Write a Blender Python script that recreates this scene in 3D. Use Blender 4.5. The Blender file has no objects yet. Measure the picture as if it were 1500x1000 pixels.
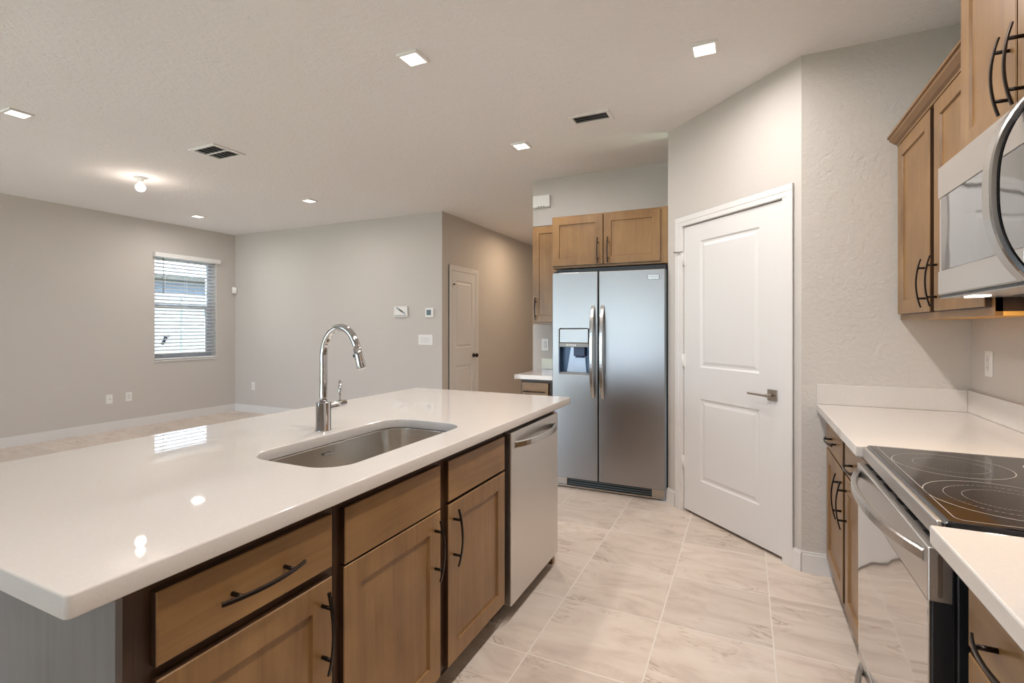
import bpy, bmesh, math, random
from mathutils import Vector, Matrix
random.seed(7)
SC = bpy.context.scene
COL = SC.collection

# ------------------------------------------------------------------ camera
CAM_H = 1.32
cd = bpy.data.cameras.new('camera')
cam = bpy.data.objects.new('camera', cd); COL.objects.link(cam)
cam.location = (0, 0, CAM_H)
cam.rotation_euler = (math.radians(90), 0, math.atan(342.6 / 730.0))
cd.sensor_width = 36.0
cd.lens = 730.0 / 1500.0 * 36.0
cd.shift_y = -20.0 / 1500.0
cd.clip_start = 0.02
SC.camera = cam

# ------------------------------------------------------------------ view, sky, daylight
SC.view_settings.view_transform = 'Standard'
SC.view_settings.look = 'None'
SC.view_settings.gamma = 1.0
SC.view_settings.use_curve_mapping = False
SC.view_settings.exposure = -0.58
SKY_STRENGTH = 14.0
LAMP_W = 15.5
HOOD_W = 2.5
LAMP_COL = (1.0, 0.94, 0.90)
world = bpy.data.worlds.new('sky'); SC.world = world
world.use_nodes = True
wn = world.node_tree
bgn = wn.nodes['Background']
bgn.inputs['Strength'].default_value = SKY_STRENGTH
tc = wn.nodes.new('ShaderNodeTexCoord')
sp = wn.nodes.new('ShaderNodeSeparateXYZ')
rp = wn.nodes.new('ShaderNodeValToRGB')
wn.links.new(tc.outputs['Generated'], sp.inputs[0])
wn.links.new(sp.outputs['Z'], rp.inputs[0])
wn.links.new(rp.outputs[0], bgn.inputs['Color'])
rp.color_ramp.elements[0].position = 0.0; rp.color_ramp.elements[0].color = (0.72, 0.86, 1.0, 1)
rp.color_ramp.elements[1].position = 0.8; rp.color_ramp.elements[1].color = (0.42, 0.64, 1.0, 1)
sun = bpy.data.lights.new('sun', 'SUN'); sun.energy = 95.0; sun.color = (1.0, 0.99, 0.99); sun.angle = math.radians(0.6)
suno = bpy.data.objects.new('sun', sun); COL.objects.link(suno)
suno.rotation_euler = Vector((0.22, 0.78, -1.15)).to_track_quat('-Z', 'Y').to_euler()
SC.cycles.caustics_reflective = False
SC.cycles.caustics_refractive = False
SC.cycles.max_bounces = 10
SC.cycles.diffuse_bounces = 8
SC.cycles.glossy_bounces = 5
SC.cycles.transparent_max_bounces = 12
SC.cycles.sample_clamp_indirect = 40.0


def portal(name, loc, rot, sx, sy):
    """daylight comes through this opening: a sampling portal for the sky"""
    l = bpy.data.lights.new(name, 'AREA'); l.shape = 'RECTANGLE'; l.size = sx; l.size_y = sy
    l.cycles.is_portal = True
    o = bpy.data.objects.new(name, l); COL.objects.link(o); o.location = loc; o.rotation_euler = rot
    return o


# ------------------------------------------------------------------ geometry constants (metres, camera at 0,0)
CE = 2.797                      # ceiling
XL = -7.393                     # living room window wall
YB = 5.333                      # living room back wall
XH = -3.48                      # hallway wall
YF = 4.62                       # wall behind the refrigerator
XS = -1.937                     # end of that wall at the hallway
P0 = Vector((-0.533, 3.913)); P1 = Vector((0.273, 3.118))
YR = P1.y                       # short wall that ends the kitchen counter
XR = 0.985                      # kitchen wall
YN = -3.2                       # wall with the added sliding door, behind the photographer
SLX0, SLX1, SLH = -7.1, -4.1, 2.36
WT = 0.14
portal('slider_daylight', ((SLX0 + SLX1) / 2, YN - 0.02, SLH / 2), (math.radians(90), 0, 0), SLX1 - SLX0, SLH)
RWX0, RWX1, RWZ0, RWZ1 = -3.3, -1.3, 0.35, 2.10      # added fixed window, unseen behind the photographer
portal('rear_window_daylight', ((RWX0 + RWX1) / 2, YN - 0.02, (RWZ0 + RWZ1) / 2), (math.radians(90), 0, 0), RWX1 - RWX0, RWZ1 - RWZ0)
portal('window_daylight', (XL - 0.10, 4.575, 1.59), (0, math.radians(-90), 0), 1.46, 0.89)

# ------------------------------------------------------------------ materials
MAT = {}


def new_mat(name):
    m = bpy.data.materials.new(name); m.use_nodes = True
    nt = m.node_tree
    return m, nt, nt.nodes['Principled BSDF']


def simple(name, col, rough=0.5, metal=0.0, spec=0.5, coat=0.0, emit=None, es=0.0):
    m, nt, b = new_mat(name)
    b.inputs['Base Color'].default_value = (*col, 1)
    b.inputs['Roughness'].default_value = rough
    b.inputs['Metallic'].default_value = metal
    b.inputs['Specular IOR Level'].default_value = spec
    b.inputs['Coat Weight'].default_value = coat
    b.inputs['Coat Roughness'].default_value = 0.1
    if emit:
        b.inputs['Emission Color'].default_value = (*emit, 1)
        b.inputs['Emission Strength'].default_value = es
    MAT[name] = m
    return m


def coords(nt, scale=(1, 1, 1)):
    t = nt.nodes.new('ShaderNodeTexCoord'); mp = nt.nodes.new('ShaderNodeMapping')
    mp.inputs['Scale'].default_value = scale
    nt.links.new(t.outputs['Object'], mp.inputs['Vector'])
    return mp.outputs['Vector']


def noise(nt, vec, scale, detail=4, rough=0.55, dist=0.0):
    n = nt.nodes.new('ShaderNodeTexNoise')
    n.inputs['Scale'].default_value = scale; n.inputs['Detail'].default_value = detail
    n.inputs['Roughness'].default_value = rough; n.inputs['Distortion'].default_value = dist
    nt.links.new(vec, n.inputs['Vector'])
    return n.outputs['Fac']


def ramp(nt, fac, stops):
    r = nt.nodes.new('ShaderNodeValToRGB')
    e = r.color_ramp.elements
    while len(e) < len(stops): e.new(0.5)
    for k, (p, c) in enumerate(stops):
        e[k].position = p; e[k].color = (*c, 1)
    nt.links.new(fac, r.inputs[0])
    return r.outputs[0]


def bump(nt, b, h, strength, dist):
    n = nt.nodes.new('ShaderNodeBump'); n.inputs['Strength'].default_value = strength; n.inputs['Distance'].default_value = dist
    nt.links.new(h, n.inputs['Height']); nt.links.new(n.outputs[0], b.inputs['Normal'])


def mth(nt, op, a, b=None, c=None):
    n = nt.nodes.new('ShaderNodeMath'); n.operation = op
    for k, x in enumerate((a, b, c)):
        if x is None: continue
        if isinstance(x, (int, float)): n.inputs[k].default_value = x
        else: nt.links.new(x, n.inputs[k])
    return n.outputs[0]


def mixc(nt, fac, a, b):
    n = nt.nodes.new('ShaderNodeMix'); n.data_type = 'RGBA'
    for key, x in ((0, fac), (6, a), (7, b)):
        if isinstance(x, (int, float)): n.inputs[key].default_value = x
        elif isinstance(x, tuple): n.inputs[key].default_value = (*x, 1)
        else: nt.links.new(x, n.inputs[key])
    return n.outputs[2]


def paint(name, col, bstr, scale, dist=0.004, rough=0.75):
    m, nt, b = new_mat(name)
    v = coords(nt)
    f = noise(nt, v, scale, 3, 0.5, 0.6)
    f2 = noise(nt, v, scale * 0.45, 2, 0.5, 0.8)
    h = mth(nt, 'ADD', f, mth(nt, 'SMOOTH_MIN', mth(nt, 'MULTIPLY', f2, 1.2), 0.62, 0.1))
    bump(nt, b, h, bstr, dist)
    b.inputs['Base Color'].default_value = (*col, 1)
    b.inputs['Roughness'].default_value = rough
    b.inputs['Specular IOR Level'].default_value = 0.3
    MAT[name] = m
    return m


def wood(name, axis, c1, c2, rough=0.34):
    m, nt, b = new_mat(name)
    sc = [26, 26, 26]; sc['xyz'.index(axis)] = 1.6
    v = coords(nt, tuple(sc))
    g = noise(nt, v, 1.0, 5, 0.6, 0.8)
    v2 = coords(nt, (3, 3, 3))
    blot = noise(nt, v2, 1.3, 3, 0.5, 0.3)
    k = mth(nt, 'ADD', mth(nt, 'MULTIPLY', g, 0.45), mth(nt, 'MULTIPLY', blot, 0.55))
    nt.links.new(ramp(nt, k, [(0.32, c1), (0.68, c2)]), b.inputs['Base Color'])
    b.inputs['Roughness'].default_value = rough
    b.inputs['Coat Weight'].default_value = 0.10
    b.inputs['Specular IOR Level'].default_value = 0.5
    b.inputs['Coat Roughness'].default_value = 0.22
    bump(nt, b, g, 0.05, 0.001)
    MAT[name] = m
    return m


def brushed(name, col, rough, axis='z', amount=0.06, streak=(500, 500, 3)):
    m, nt, b = new_mat(name)
    v = coords(nt, streak)
    g = noise(nt, v, 1.0, 2, 0.5)
    nt.links.new(mth(nt, 'ADD', rough - amount / 2, mth(nt, 'MULTIPLY', g, amount)), b.inputs['Roughness'])
    b.inputs['Base Color'].default_value = (*col, 1)
    b.inputs['Metallic'].default_value = 1.0
    MAT[name] = m
    return m


paint('wall_paint', (0.585, 0.55, 0.515), 0.22, 55, 0.004)
paint('wall_paint_textured', (0.585, 0.55, 0.51), 0.55, 48, 0.006)
paint('ceiling_paint', (0.84, 0.825, 0.825), 0.60, 42, 0.007, 0.85)
simple('trim_white', (0.74, 0.725, 0.71), 0.38)
simple('door_white', (0.74, 0.73, 0.72), 0.36)
simple('plastic_white', (0.82, 0.81, 0.79), 0.35)
simple('plastic_grey', (0.30, 0.29, 0.28), 0.5)  # even mid grey for wand, stamped badge and outlet slots
simple('black_plastic', (0.012, 0.012, 0.013), 0.35)
simple('black_gloss', (0.006, 0.006, 0.008), 0.06, 0.0, 0.6, 0.3)
simple('rubber_dark', (0.02, 0.02, 0.022), 0.7)
simple('bronze', (0.030, 0.022, 0.018), 0.30, 0.85)
simple('chrome', (0.60, 0.60, 0.61), 0.05, 1.0)
simple('satin_nickel', (0.46, 0.42, 0.37), 0.28, 1.0)
simple('bright_steel', (0.54, 0.525, 0.505), 0.24, 1.0)
simple('ring_print', (0.34, 0.33, 0.31), 0.35)
simple('raw_maple', (0.78, 0.42, 0.10), 0.5)
simple('display_grey', (0.16, 0.22, 0.25), 0.2)
simple('dispenser_blue', (0.06, 0.11, 0.19), 0.25, 0.2)
simple('strip_grey', (0.27, 0.265, 0.25), 0.4, 0.3)
simple('dispenser_light', (0.36, 0.40, 0.46), 0.28, 0.6)
simple('vent_grey', (0.10, 0.10, 0.10), 0.6)
simple('vinyl_white', (0.42, 0.42, 0.43), 0.5)
simple('siding_blue', (0.13, 0.16, 0.22), 0.8)
simple('gutter_tan', (0.08, 0.07, 0.05), 0.6)
simple('roof_pale', (0.30, 0.31, 0.33), 0.9)
simple('lawn_green', (0.15, 0.18, 0.09), 0.95)
simple('patio_concrete', (0.45, 0.43, 0.40), 0.9)
simple('tag_blue', (0.035, 0.06, 0.13), 0.4)
simple('window_frame_grey', (0.45, 0.48, 0.52), 0.4)
simple('lamp_white', (0.9, 0.88, 0.85), 0.4, emit=(1.0, 0.90, 0.80), es=6.0)
simple('bulb_white', (0.9, 0.88, 0.85), 0.4, emit=(1.0, 0.90, 0.80), es=7.0)
W1, W2 = (0.168, 0.081, 0.025), (0.318, 0.177, 0.064)
wood('wood_upright', 'z', W1, W2)
wood('wood_along_room', 'y', W1, W2)
wood('wood_across_room', 'x', W1, W2)
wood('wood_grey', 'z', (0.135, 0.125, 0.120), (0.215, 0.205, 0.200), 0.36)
wood('wood_shaded', 'z', (0.028, 0.011, 0.004), (0.075, 0.034, 0.014), 0.42)  # shade of door gaps and edges put into a darker wood colour
wood('wood_toe', 'y', (0.035, 0.020, 0.011), (0.07, 0.04, 0.024), 0.6)
brushed('stainless', (0.60, 0.595, 0.59), 0.30, streak=(3, 3, 400))
brushed('stainless_door', (0.345, 0.335, 0.33), 0.33, amount=0.02, streak=(3, 3, 500))
brushed('stainless_warm', (0.66, 0.63, 0.60), 0.33, streak=(3, 3, 400))
brushed('sink_steel', (0.70, 0.66, 0.61), 0.24, streak=(200, 4, 4))


def mirror_door(name, col, rough):
    m, nt, b = new_mat(name)
    v = coords(nt, (1, 1, 1))
    g = noise(nt, v, 5.0, 1, 0.4, 0.2)
    bump(nt, b, g, 0.22, 0.01)
    b.inputs['Base Color'].default_value = (*col, 1)
    b.inputs['Metallic'].default_value = 0.9
    b.inputs['Roughness'].default_value = rough
    MAT[name] = m


mirror_door('oven_glass', (0.62, 0.60, 0.58), 0.05)
mirror_door('microwave_glass', (0.34, 0.34, 0.345), 0.05)


def quartz():
    m, nt, b = new_mat('quartz')
    v = coords(nt)
    f = noise(nt, v, 160, 2, 0.5)
    nt.links.new(ramp(nt, f, [(0.35, (0.650, 0.615, 0.580)), (0.65, (0.670, 0.635, 0.600))]), b.inputs['Base Color'])
    b.inputs['Roughness'].default_value = 0.022
    b.inputs['Specular IOR Level'].default_value = 0.5
    MAT['quartz'] = m


quartz()


def tile_floor():
    m, nt, b = new_mat('floor_tile')
    v = coords(nt)
    s = nt.nodes.new('ShaderNodeSeparateXYZ'); nt.links.new(v, s.inputs[0])
    TX, TY = 0.4535, 0.455
    u = mth(nt, 'DIVIDE', mth(nt, 'ADD', s.outputs[0], 0.803 + TX * 40), TX)
    w = mth(nt, 'DIVIDE', mth(nt, 'ADD', s.outputs[1], -2.31 + TY * 40), TY)
    fu, fw = mth(nt, 'FRACT', u), mth(nt, 'FRACT', w)
    du = mth(nt, 'MINIMUM', fu, mth(nt, 'SUBTRACT', 1.0, fu))
    dw = mth(nt, 'MINIMUM', fw, mth(nt, 'SUBTRACT', 1.0, fw))
    d = mth(nt, 'MINIMUM', du, dw)
    grout = mth(nt, 'LESS_THAN', d, 0.0062)
    cell = nt.nodes.new('ShaderNodeCombineXYZ')
    nt.links.new(mth(nt, 'FLOOR', u), cell.inputs[0]); nt.links.new(mth(nt, 'FLOOR', w), cell.inputs[1])
    wn_ = nt.nodes.new('ShaderNodeTexWhiteNoise'); wn_.noise_dimensions = '3D'
    nt.links.new(cell.outputs[0], wn_.inputs['Vector'])
    off = nt.nodes.new('ShaderNodeVectorMath'); off.operation = 'MULTIPLY_ADD'
    nt.links.new(wn_.outputs['Color'], off.inputs[0]); off.inputs[1].default_value = (30, 30, 30)
    nt.links.new(v, off.inputs[2])
    mp = nt.nodes.new('ShaderNodeMapping'); mp.inputs['Scale'].default_value = (1.6, 4.2, 1); mp.inputs['Rotation'].default_value = (0, 0, 0.35)
    nt.links.new(off.outputs[0], mp.inputs['Vector'])
    cloud = noise(nt, mp.outputs[0], 1.5, 6, 0.62, 1.4)
    vein = noise(nt, mp.outputs[0], 1.1, 5, 0.6, 2.6)
    vl = mth(nt, 'ABSOLUTE', mth(nt, 'SUBTRACT', vein, 0.5))
    patch = noise(nt, off.outputs[0], 3.2, 3, 0.5, 0.5)
    vmask = mth(nt, 'MULTIPLY', mth(nt, 'SUBTRACT', 1.0, mth(nt, 'SMOOTH_MIN', mth(nt, 'MULTIPLY', vl, 38.0), 1.0, 0.2)),
                mth(nt, 'MULTIPLY', mth(nt, 'MAXIMUM', mth(nt, 'SUBTRACT', patch, 0.50), 0.0), 6.0))
    vmask = mth(nt, 'MINIMUM', mth(nt, 'MAXIMUM', vmask, 0.0), 0.75)
    base = ramp(nt, cloud, [(0.28, (0.55, 0.455, 0.385)), (0.5, (0.69, 0.59, 0.505)), (0.72, (0.76, 0.675, 0.595))])
    base = mixc(nt, vmask, base, (0.40, 0.295, 0.215))
    sv = nt.nodes.new('ShaderNodeSeparateColor'); nt.links.new(wn_.outputs['Color'], sv.inputs[0])
    tint = mth(nt, 'ADD', 0.93, mth(nt, 'MULTIPLY', sv.outputs[1], 0.12))
    tv = nt.nodes.new('ShaderNodeVectorMath'); tv.operation = 'SCALE'
    nt.links.new(base, tv.inputs[0]); nt.links.new(tint, tv.inputs['Scale'])
    col = mixc(nt, grout, tv.outputs[0], (0.80, 0.74, 0.67))
    nt.links.new(col, b.inputs['Base Color'])
    nt.links.new(mth(nt, 'ADD', 0.30, mth(nt, 'MULTIPLY', grout, 0.5)), b.inputs['Roughness'])
    bump(nt, b, mth(nt, 'SUBTRACT', 1.0, grout), 0.35, 0.002)
    MAT['floor_tile'] = m


tile_floor()


def glass():
    m, nt, b = new_mat('window_glass')
    nt.nodes.remove(b)
    t = nt.nodes.new('ShaderNodeBsdfTransparent'); t.inputs[0].default_value = (0.96, 0.98, 0.98, 1)
    g = nt.nodes.new('ShaderNodeBsdfGlossy'); g.inputs['Roughness'].default_value = 0.0
    fr = nt.nodes.new('ShaderNodeFresnel'); fr.inputs[0].default_value = 1.45
    mx = nt.nodes.new('ShaderNodeMixShader')
    nt.links.new(fr.outputs[0], mx.inputs[0]); nt.links.new(t.outputs[0], mx.inputs[1]); nt.links.new(g.outputs[0], mx.inputs[2])
    nt.links.new(mx.outputs[0], nt.nodes['Material Output'].inputs[0])
    MAT['window_glass'] = m


glass()


# ------------------------------------------------------------------ mesh helpers
class Fr:
    """local frame: u along a wall, v up, n out of the wall"""
    def __init__(s, o, u, n):
        s.o = Vector(o); s.u = Vector(u).normalized(); s.n = Vector(n).normalized(); s.v = Vector((0, 0, 1))

    def p(s, u, v, n):
        return s.o + s.u * u + s.v * v + s.n * n


WORLD = Fr((0, 0, 0), (1, 0, 0), (0, 1, 0))   # u=x, v=z, n=y
ISL = Fr((0, 0, 0), (0, 1, 0), (1, 0, 0))     # island fronts, n = world x
KIT = Fr((0, 0, 0), (0, 1, 0), (-1, 0, 0))    # right run fronts, n = -x
FRI = Fr((0, 0, 0), (1, 0, 0), (0, -1, 0))    # facing the photographer, n = -y
dd = (P1 - P0).normalized()
PAN = Fr((P0.x, P0.y, 0), (dd.x, dd.y, 0), (dd.y, -dd.x, 0))   # pantry wall


class MB:
    def __init__(s):
        s.bm = bmesh.new()

    def _merge(s, b):
        me = bpy.data.meshes.new('tmp'); b.to_mesh(me); b.free(); s.bm.from_mesh(me); bpy.data.meshes.remove(me)

    def box(s, f, u0, u1, v0, v1, n0, n1, bev=0.0, seg=2):
        b = bmesh.new()
        vs = [b.verts.new(f.p(u, v, n)) for u in (u0, u1) for v in (v0, v1) for n in (n0, n1)]
        for q in ((0, 1, 3, 2), (4, 6, 7, 5), (0, 4, 5, 1), (2, 3, 7, 6), (0, 2, 6, 4), (1, 5, 7, 3)):
            b.faces.new([vs[k] for k in q])
        bmesh.ops.recalc_face_normals(b, faces=b.faces)
        if bev > 0:
            bmesh.ops.bevel(b, geom=list(b.edges), offset=bev, segments=seg, affect='EDGES', profile=0.5)
        s._merge(b)
        return s

    def cube(s, x0, x1, y0, y1, z0, z1, bev=0.0, seg=2):
        return s.box(WORLD, x0, x1, z0, z1, y0, y1, bev, seg)

    def prism(s, pts, f, w0, w1, plane='un', bev=0.0):
        """polygon pts extruded along the remaining axis of frame f"""
        b = bmesh.new()

        def P(a, c, w):
            if plane == 'un': return f.p(a, w, c)
            if plane == 'uv': return f.p(a, c, w)
            return f.p(w, a, c)              # 'vn'
        lo = [b.verts.new(P(a, c, w0)) for a, c in pts]; hi = [b.verts.new(P(a, c, w1)) for a, c in pts]
        b.faces.new(lo); b.faces.new(hi[::-1])
        n = len(pts)
        for k in range(n): b.faces.new([lo[k], hi[k], hi[(k + 1) % n], lo[(k + 1) % n]])
        bmesh.ops.recalc_face_normals(b, faces=b.faces)
        if bev > 0:
            bmesh.ops.bevel(b, geom=list(b.edges), offset=bev, segments=2, affect='EDGES', profile=0.5)
        s._merge(b)
        return s

    def tube(s, pts, r, seg=16, cap=True, rs=None):
        pts = [Vector(p) for p in pts]
        b = bmesh.new(); rings = []
        ref = None
        for k, p in enumerate(pts):
            t = (pts[min(k + 1, len(pts) - 1)] - pts[max(k - 1, 0)]).normalized()
            if ref is None:
                ref = t.orthogonal().normalized()
            ref = (ref - t * ref.dot(t)).normalized()
            w = t.cross(ref)
            rr = rs[k] if rs else r
            rings.append([b.verts.new(p + (ref * math.cos(a) + w * math.sin(a)) * rr) for a in [2 * math.pi * j / seg for j in range(seg)]])
        for A, B in zip(rings, rings[1:]):
            for j in range(seg): b.faces.new([A[j], A[(j + 1) % seg], B[(j + 1) % seg], B[j]])
        if cap:
            b.faces.new(rings[0][::-1]); b.faces.new(rings[-1])
        bmesh.ops.recalc_face_normals(b, faces=b.faces)
        for fc in b.faces: fc.smooth = len(fc.verts) == 4
        s._merge(b)
        return s

    def sweep(s, pts, side, w, h, bev=0.0):
        """flat bar swept along pts; side = direction of its width"""
        pts = [Vector(p) for p in pts]; side = Vector(side).normalized()
        b = bmesh.new(); rings = []
        for k, p in enumerate(pts):
            t = (pts[min(k + 1, len(pts) - 1)] - pts[max(k - 1, 0)]).normalized()
            o = t.cross(side).normalized()
            c = min(w, h) * 0.22
            prof = [(-w / 2 + c, -h / 2), (w / 2 - c, -h / 2), (w / 2, -h / 2 + c), (w / 2, h / 2 - c), (w / 2 - c, h / 2), (-w / 2 + c, h / 2), (-w / 2, h / 2 - c), (-w / 2, -h / 2 + c)]
            rings.append([b.verts.new(p + side * a + o * d) for a, d in prof])
        for A, B in zip(rings, rings[1:]):
            for j in range(8): b.faces.new([A[j], A[(j + 1) % 8], B[(j + 1) % 8], B[j]])
        b.faces.new(rings[0][::-1]); b.faces.new(rings[-1])
        bmesh.ops.recalc_face_normals(b, faces=b.faces)
        s._merge(b)
        return s

    def lathe(s, prof, c, axis=(0, 0, 1), seg=32, smooth=True):
        ax = Vector(axis).normalized(); u = ax.orthogonal().normalized(); w = ax.cross(u); c = Vector(c)
        b = bmesh.new(); rings = []
        for r, h in prof:
            if r < 1e-6: rings.append([b.verts.new(c + ax * h)])
            else: rings.append([b.verts.new(c + ax * h + (u * math.cos(2 * math.pi * j / seg) + w * math.sin(2 * math.pi * j / seg)) * r) for j in range(seg)])
        for A, B in zip(rings, rings[1:]):
            for j in range(seg):
                k = (j + 1) % seg
                if len(A) == 1 and len(B) == 1: continue
                if len(A) == 1: b.faces.new([A[0], B[j], B[k]])
                elif len(B) == 1: b.faces.new([A[j], A[k], B[0]])
                else: b.faces.new([A[j], A[k], B[k], B[j]])
        bmesh.ops.recalc_face_normals(b, faces=b.faces)
        if smooth:
            for fc in b.faces: fc.smooth = True
        s._merge(b)
        return s

    def panelled(s, f, u0, u1, v0, v1, n0, n1, panels, prof, edge_slot=0):
        """slab u0..u1 x v0..v1 with its front at n1 holding panels [(a0,a1,b0,b1)]; prof = [(inset, dn)]"""
        b = bmesh.new()
        us = sorted({u0, u1, *[p[0] for p in panels], *[p[1] for p in panels]})
        vs = sorted({v0, v1, *[p[2] for p in panels], *[p[3] for p in panels]})
        for i in range(len(us) - 1):
            for j in range(len(vs) - 1):
                mu, mv = (us[i] + us[i + 1]) / 2, (vs[j] + vs[j + 1]) / 2
                if any(p[0] < mu < p[1] and p[2] < mv < p[3] for p in panels): continue
                b.faces.new([b.verts.new(f.p(u, v, n1)) for u, v in ((us[i], vs[j]), (us[i + 1], vs[j]), (us[i + 1], vs[j + 1]), (us[i], vs[j + 1]))])
        for a0, a1, b0, b1 in panels:
            prev = None
            for ins, dn in [(0, 0)] + prof:
                ring = [b.verts.new(f.p(u, v, n1 + dn)) for u, v in ((a0 + ins, b0 + ins), (a1 - ins, b0 + ins), (a1 - ins, b1 - ins), (a0 + ins, b1 - ins))]
                if prev:
                    for k in range(4): b.faces.new([prev[k], prev[(k + 1) % 4], ring[(k + 1) % 4], ring[k]])
                prev = ring
            b.faces.new(prev)
        # sides and back, with a small eased edge
        e = 0.0025
        fr = [b.verts.new(f.p(u, v, n1)) for u, v in ((u0, v0), (u1, v0), (u1, v1), (u0, v1))]
        md = [b.verts.new(f.p(u, v, n1 - e)) for u, v in ((u0 - e, v0 - e), (u1 + e, v0 - e), (u1 + e, v1 + e), (u0 - e, v1 + e))]
        bk = [b.verts.new(f.p(u, v, n0)) for u, v in ((u0 - e, v0 - e), (u1 + e, v0 - e), (u1 + e, v1 + e), (u0 - e, v1 + e))]
        for k in range(4):
            b.faces.new([fr[k], fr[(k + 1) % 4], md[(k + 1) % 4], md[k]]); b.faces.new([md[k], md[(k + 1) % 4], bk[(k + 1) % 4], bk[k]]).material_index = edge_slot
        b.faces.new(bk)
        bmesh.ops.remove_doubles(b, verts=b.verts, dist=1e-5)
        bmesh.ops.recalc_face_normals(b, faces=b.faces)
        s._merge(b)
        return s


ORG = {}


def obj(name, mb, mat, parent=None, label=None):
    """link a mesh (built in world coordinates) as ONE object, as a child of parent if given"""
    me = bpy.data.meshes.new(name)
    bm = mb.bm
    o = bpy.data.objects.new(name, me); COL.objects.link(o)
    if parent is not None:
        off = ORG[parent.name]; bmesh.ops.translate(bm, verts=bm.verts, vec=-off)
        o.parent = parent; ORG[o.name] = off.copy()
    else:
        ORG[o.name] = Vector((0, 0, 0))
    bm.to_mesh(me); bm.free()
    me.materials.append(MAT[mat])
    if label: o['label'] = label
    return o


def thing(name, loc, label, cat, group=None, kind=None):
    o = bpy.data.objects.new(name, None); COL.objects.link(o); o.location = loc
    o.empty_display_size = 0.05
    ORG[o.name] = Vector(loc)
    o['label'] = label; o['category'] = cat
    if group: o['group'] = group
    if kind: o['kind'] = kind
    return o


def tag(o, label, cat, group=None, kind=None):
    o['label'] = label; o['category'] = cat
    if group: o['group'] = group
    if kind: o['kind'] = kind
    return o


def dup(root, delta, label):
    r = root.copy(); COL.objects.link(r); r.location = root.location + Vector(delta); r['label'] = label
    for ch in root.children:
        c = ch.copy(); COL.objects.link(c); c.parent = r
        for g in ch.children:
            d = g.copy(); COL.objects.link(d); d.parent = c
    return r


def struct(name, mb, mat, label, cat):
    return tag(obj(name, mb, mat), label, cat, kind='structure')


# ------------------------------------------------------------------ the room shell
struct('floor', MB().cube(XL - WT, XR + WT, YN - WT, 9.2, -0.12, 0.0), 'floor_tile', 'beige veined square floor tiles with pale grout lines', 'floor')
struct('ceiling', MB().cube(XL - WT, XR + WT, YN - WT, 9.2, CE, CE + 0.15), 'ceiling_paint', 'pale ceiling with a knockdown plaster texture', 'ceiling')
WY0, WY1, WZ0, WZ1 = 4.135, 5.02, 0.862, 2.325
m = MB()
m.cube(XL - 0.20, XL, YN - WT, WY0, 0, CE); m.cube(XL - 0.20, XL, WY1, YB + WT, 0, CE)
m.cube(XL - 0.20, XL, WY0, WY1, 0, WZ0); m.cube(XL - 0.20, XL, WY0, WY1, WZ1, CE)
struct('wall_left', m, 'wall_paint', 'long greige living room wall with the blind covered window', 'wall')
struct('wall_back', MB().cube(XL, XH, YB, YB + WT, 0, CE), 'wall_paint', 'pale living room end wall carrying the thermostat and switches', 'wall')
m = MB(); m.cube(XH - WT, XH, YB + WT, 9.2, 0, CE)
struct('wall_hall', m, 'wall_paint', 'tan hallway wall with the narrow white closet door', 'wall')
m = MB(); m.cube(XS, P0.x + 0.02, YF, YF + WT, 0, CE); m.cube(XS, XS + WT, YF + WT, 9.2, 0, CE)
struct('wall_fridge', m, 'wall_paint', 'wall behind the refrigerator and the small corner cabinet', 'wall')
struct('wall_hall_end', MB().cube(XH - WT, XS + WT, 9.2, 9.2 + WT, 0, CE), 'wall_paint', 'wall closing the far end of the hallway', 'wall')
# pantry: side beside the fridge, 45 degree face with the door, short textured return
struct('wall_pantry_side', MB().cube(P0.x + 0.001, P0.x + 0.12, P0.y + 0.10, YF, 0, CE), 'wall_paint', 'side of the pantry in the refrigerator recess', 'wall')
LPAN = (P1 - P0).length
DU0, DU1, DZ1 = 0.178, 1.012, 2.045
m = MB()
m.prism([(0, 0), (DU0 - 0.01, 0), (DU0 - 0.01, -0.11), (0.11, -0.11)], PAN, 0, CE)
m.prism([(DU1 + 0.01, 0), (LPAN, 0), (LPAN - 0.05, -0.11), (DU1 + 0.01, -0.11)], PAN, 0, CE)
m.box(PAN, DU0 - 0.01, DU1 + 0.01, DZ1 + 0.01, CE, -0.11, 0)
struct('wall_pantry', m, 'wall_paint', 'angled pale wall around the white pantry door', 'wall')
struct('wall_kitchen_end', MB().cube(P1.x, XR + 0.02, YR, YR + WT, 0, CE), 'wall_paint_textured', 'tan textured wall where the counter and wall cabinets end', 'wall')
struct('wall_right', MB().cube(XR, XR + WT, YN - WT, YR, 0, CE), 'wall_paint', 'pale kitchen wall behind the range and counter', 'wall')
m = MB()
m.cube(XL, SLX0, YN - WT, YN, 0, CE); m.cube(SLX0, SLX1, YN - WT, YN, SLH, CE)
m.cube(SLX1, RWX0, YN - WT, YN, 0, CE); m.cube(RWX1, XR, YN - WT, YN, 0, CE); m.cube(RWX0, RWX1, YN - WT, YN, 0, RWZ0); m.cube(RWX0, RWX1, YN - WT, YN, RWZ1, CE)
struct('wall_rear', m, 'wall_paint', 'wall behind the photographer with the added glass slider', 'wall')
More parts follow.
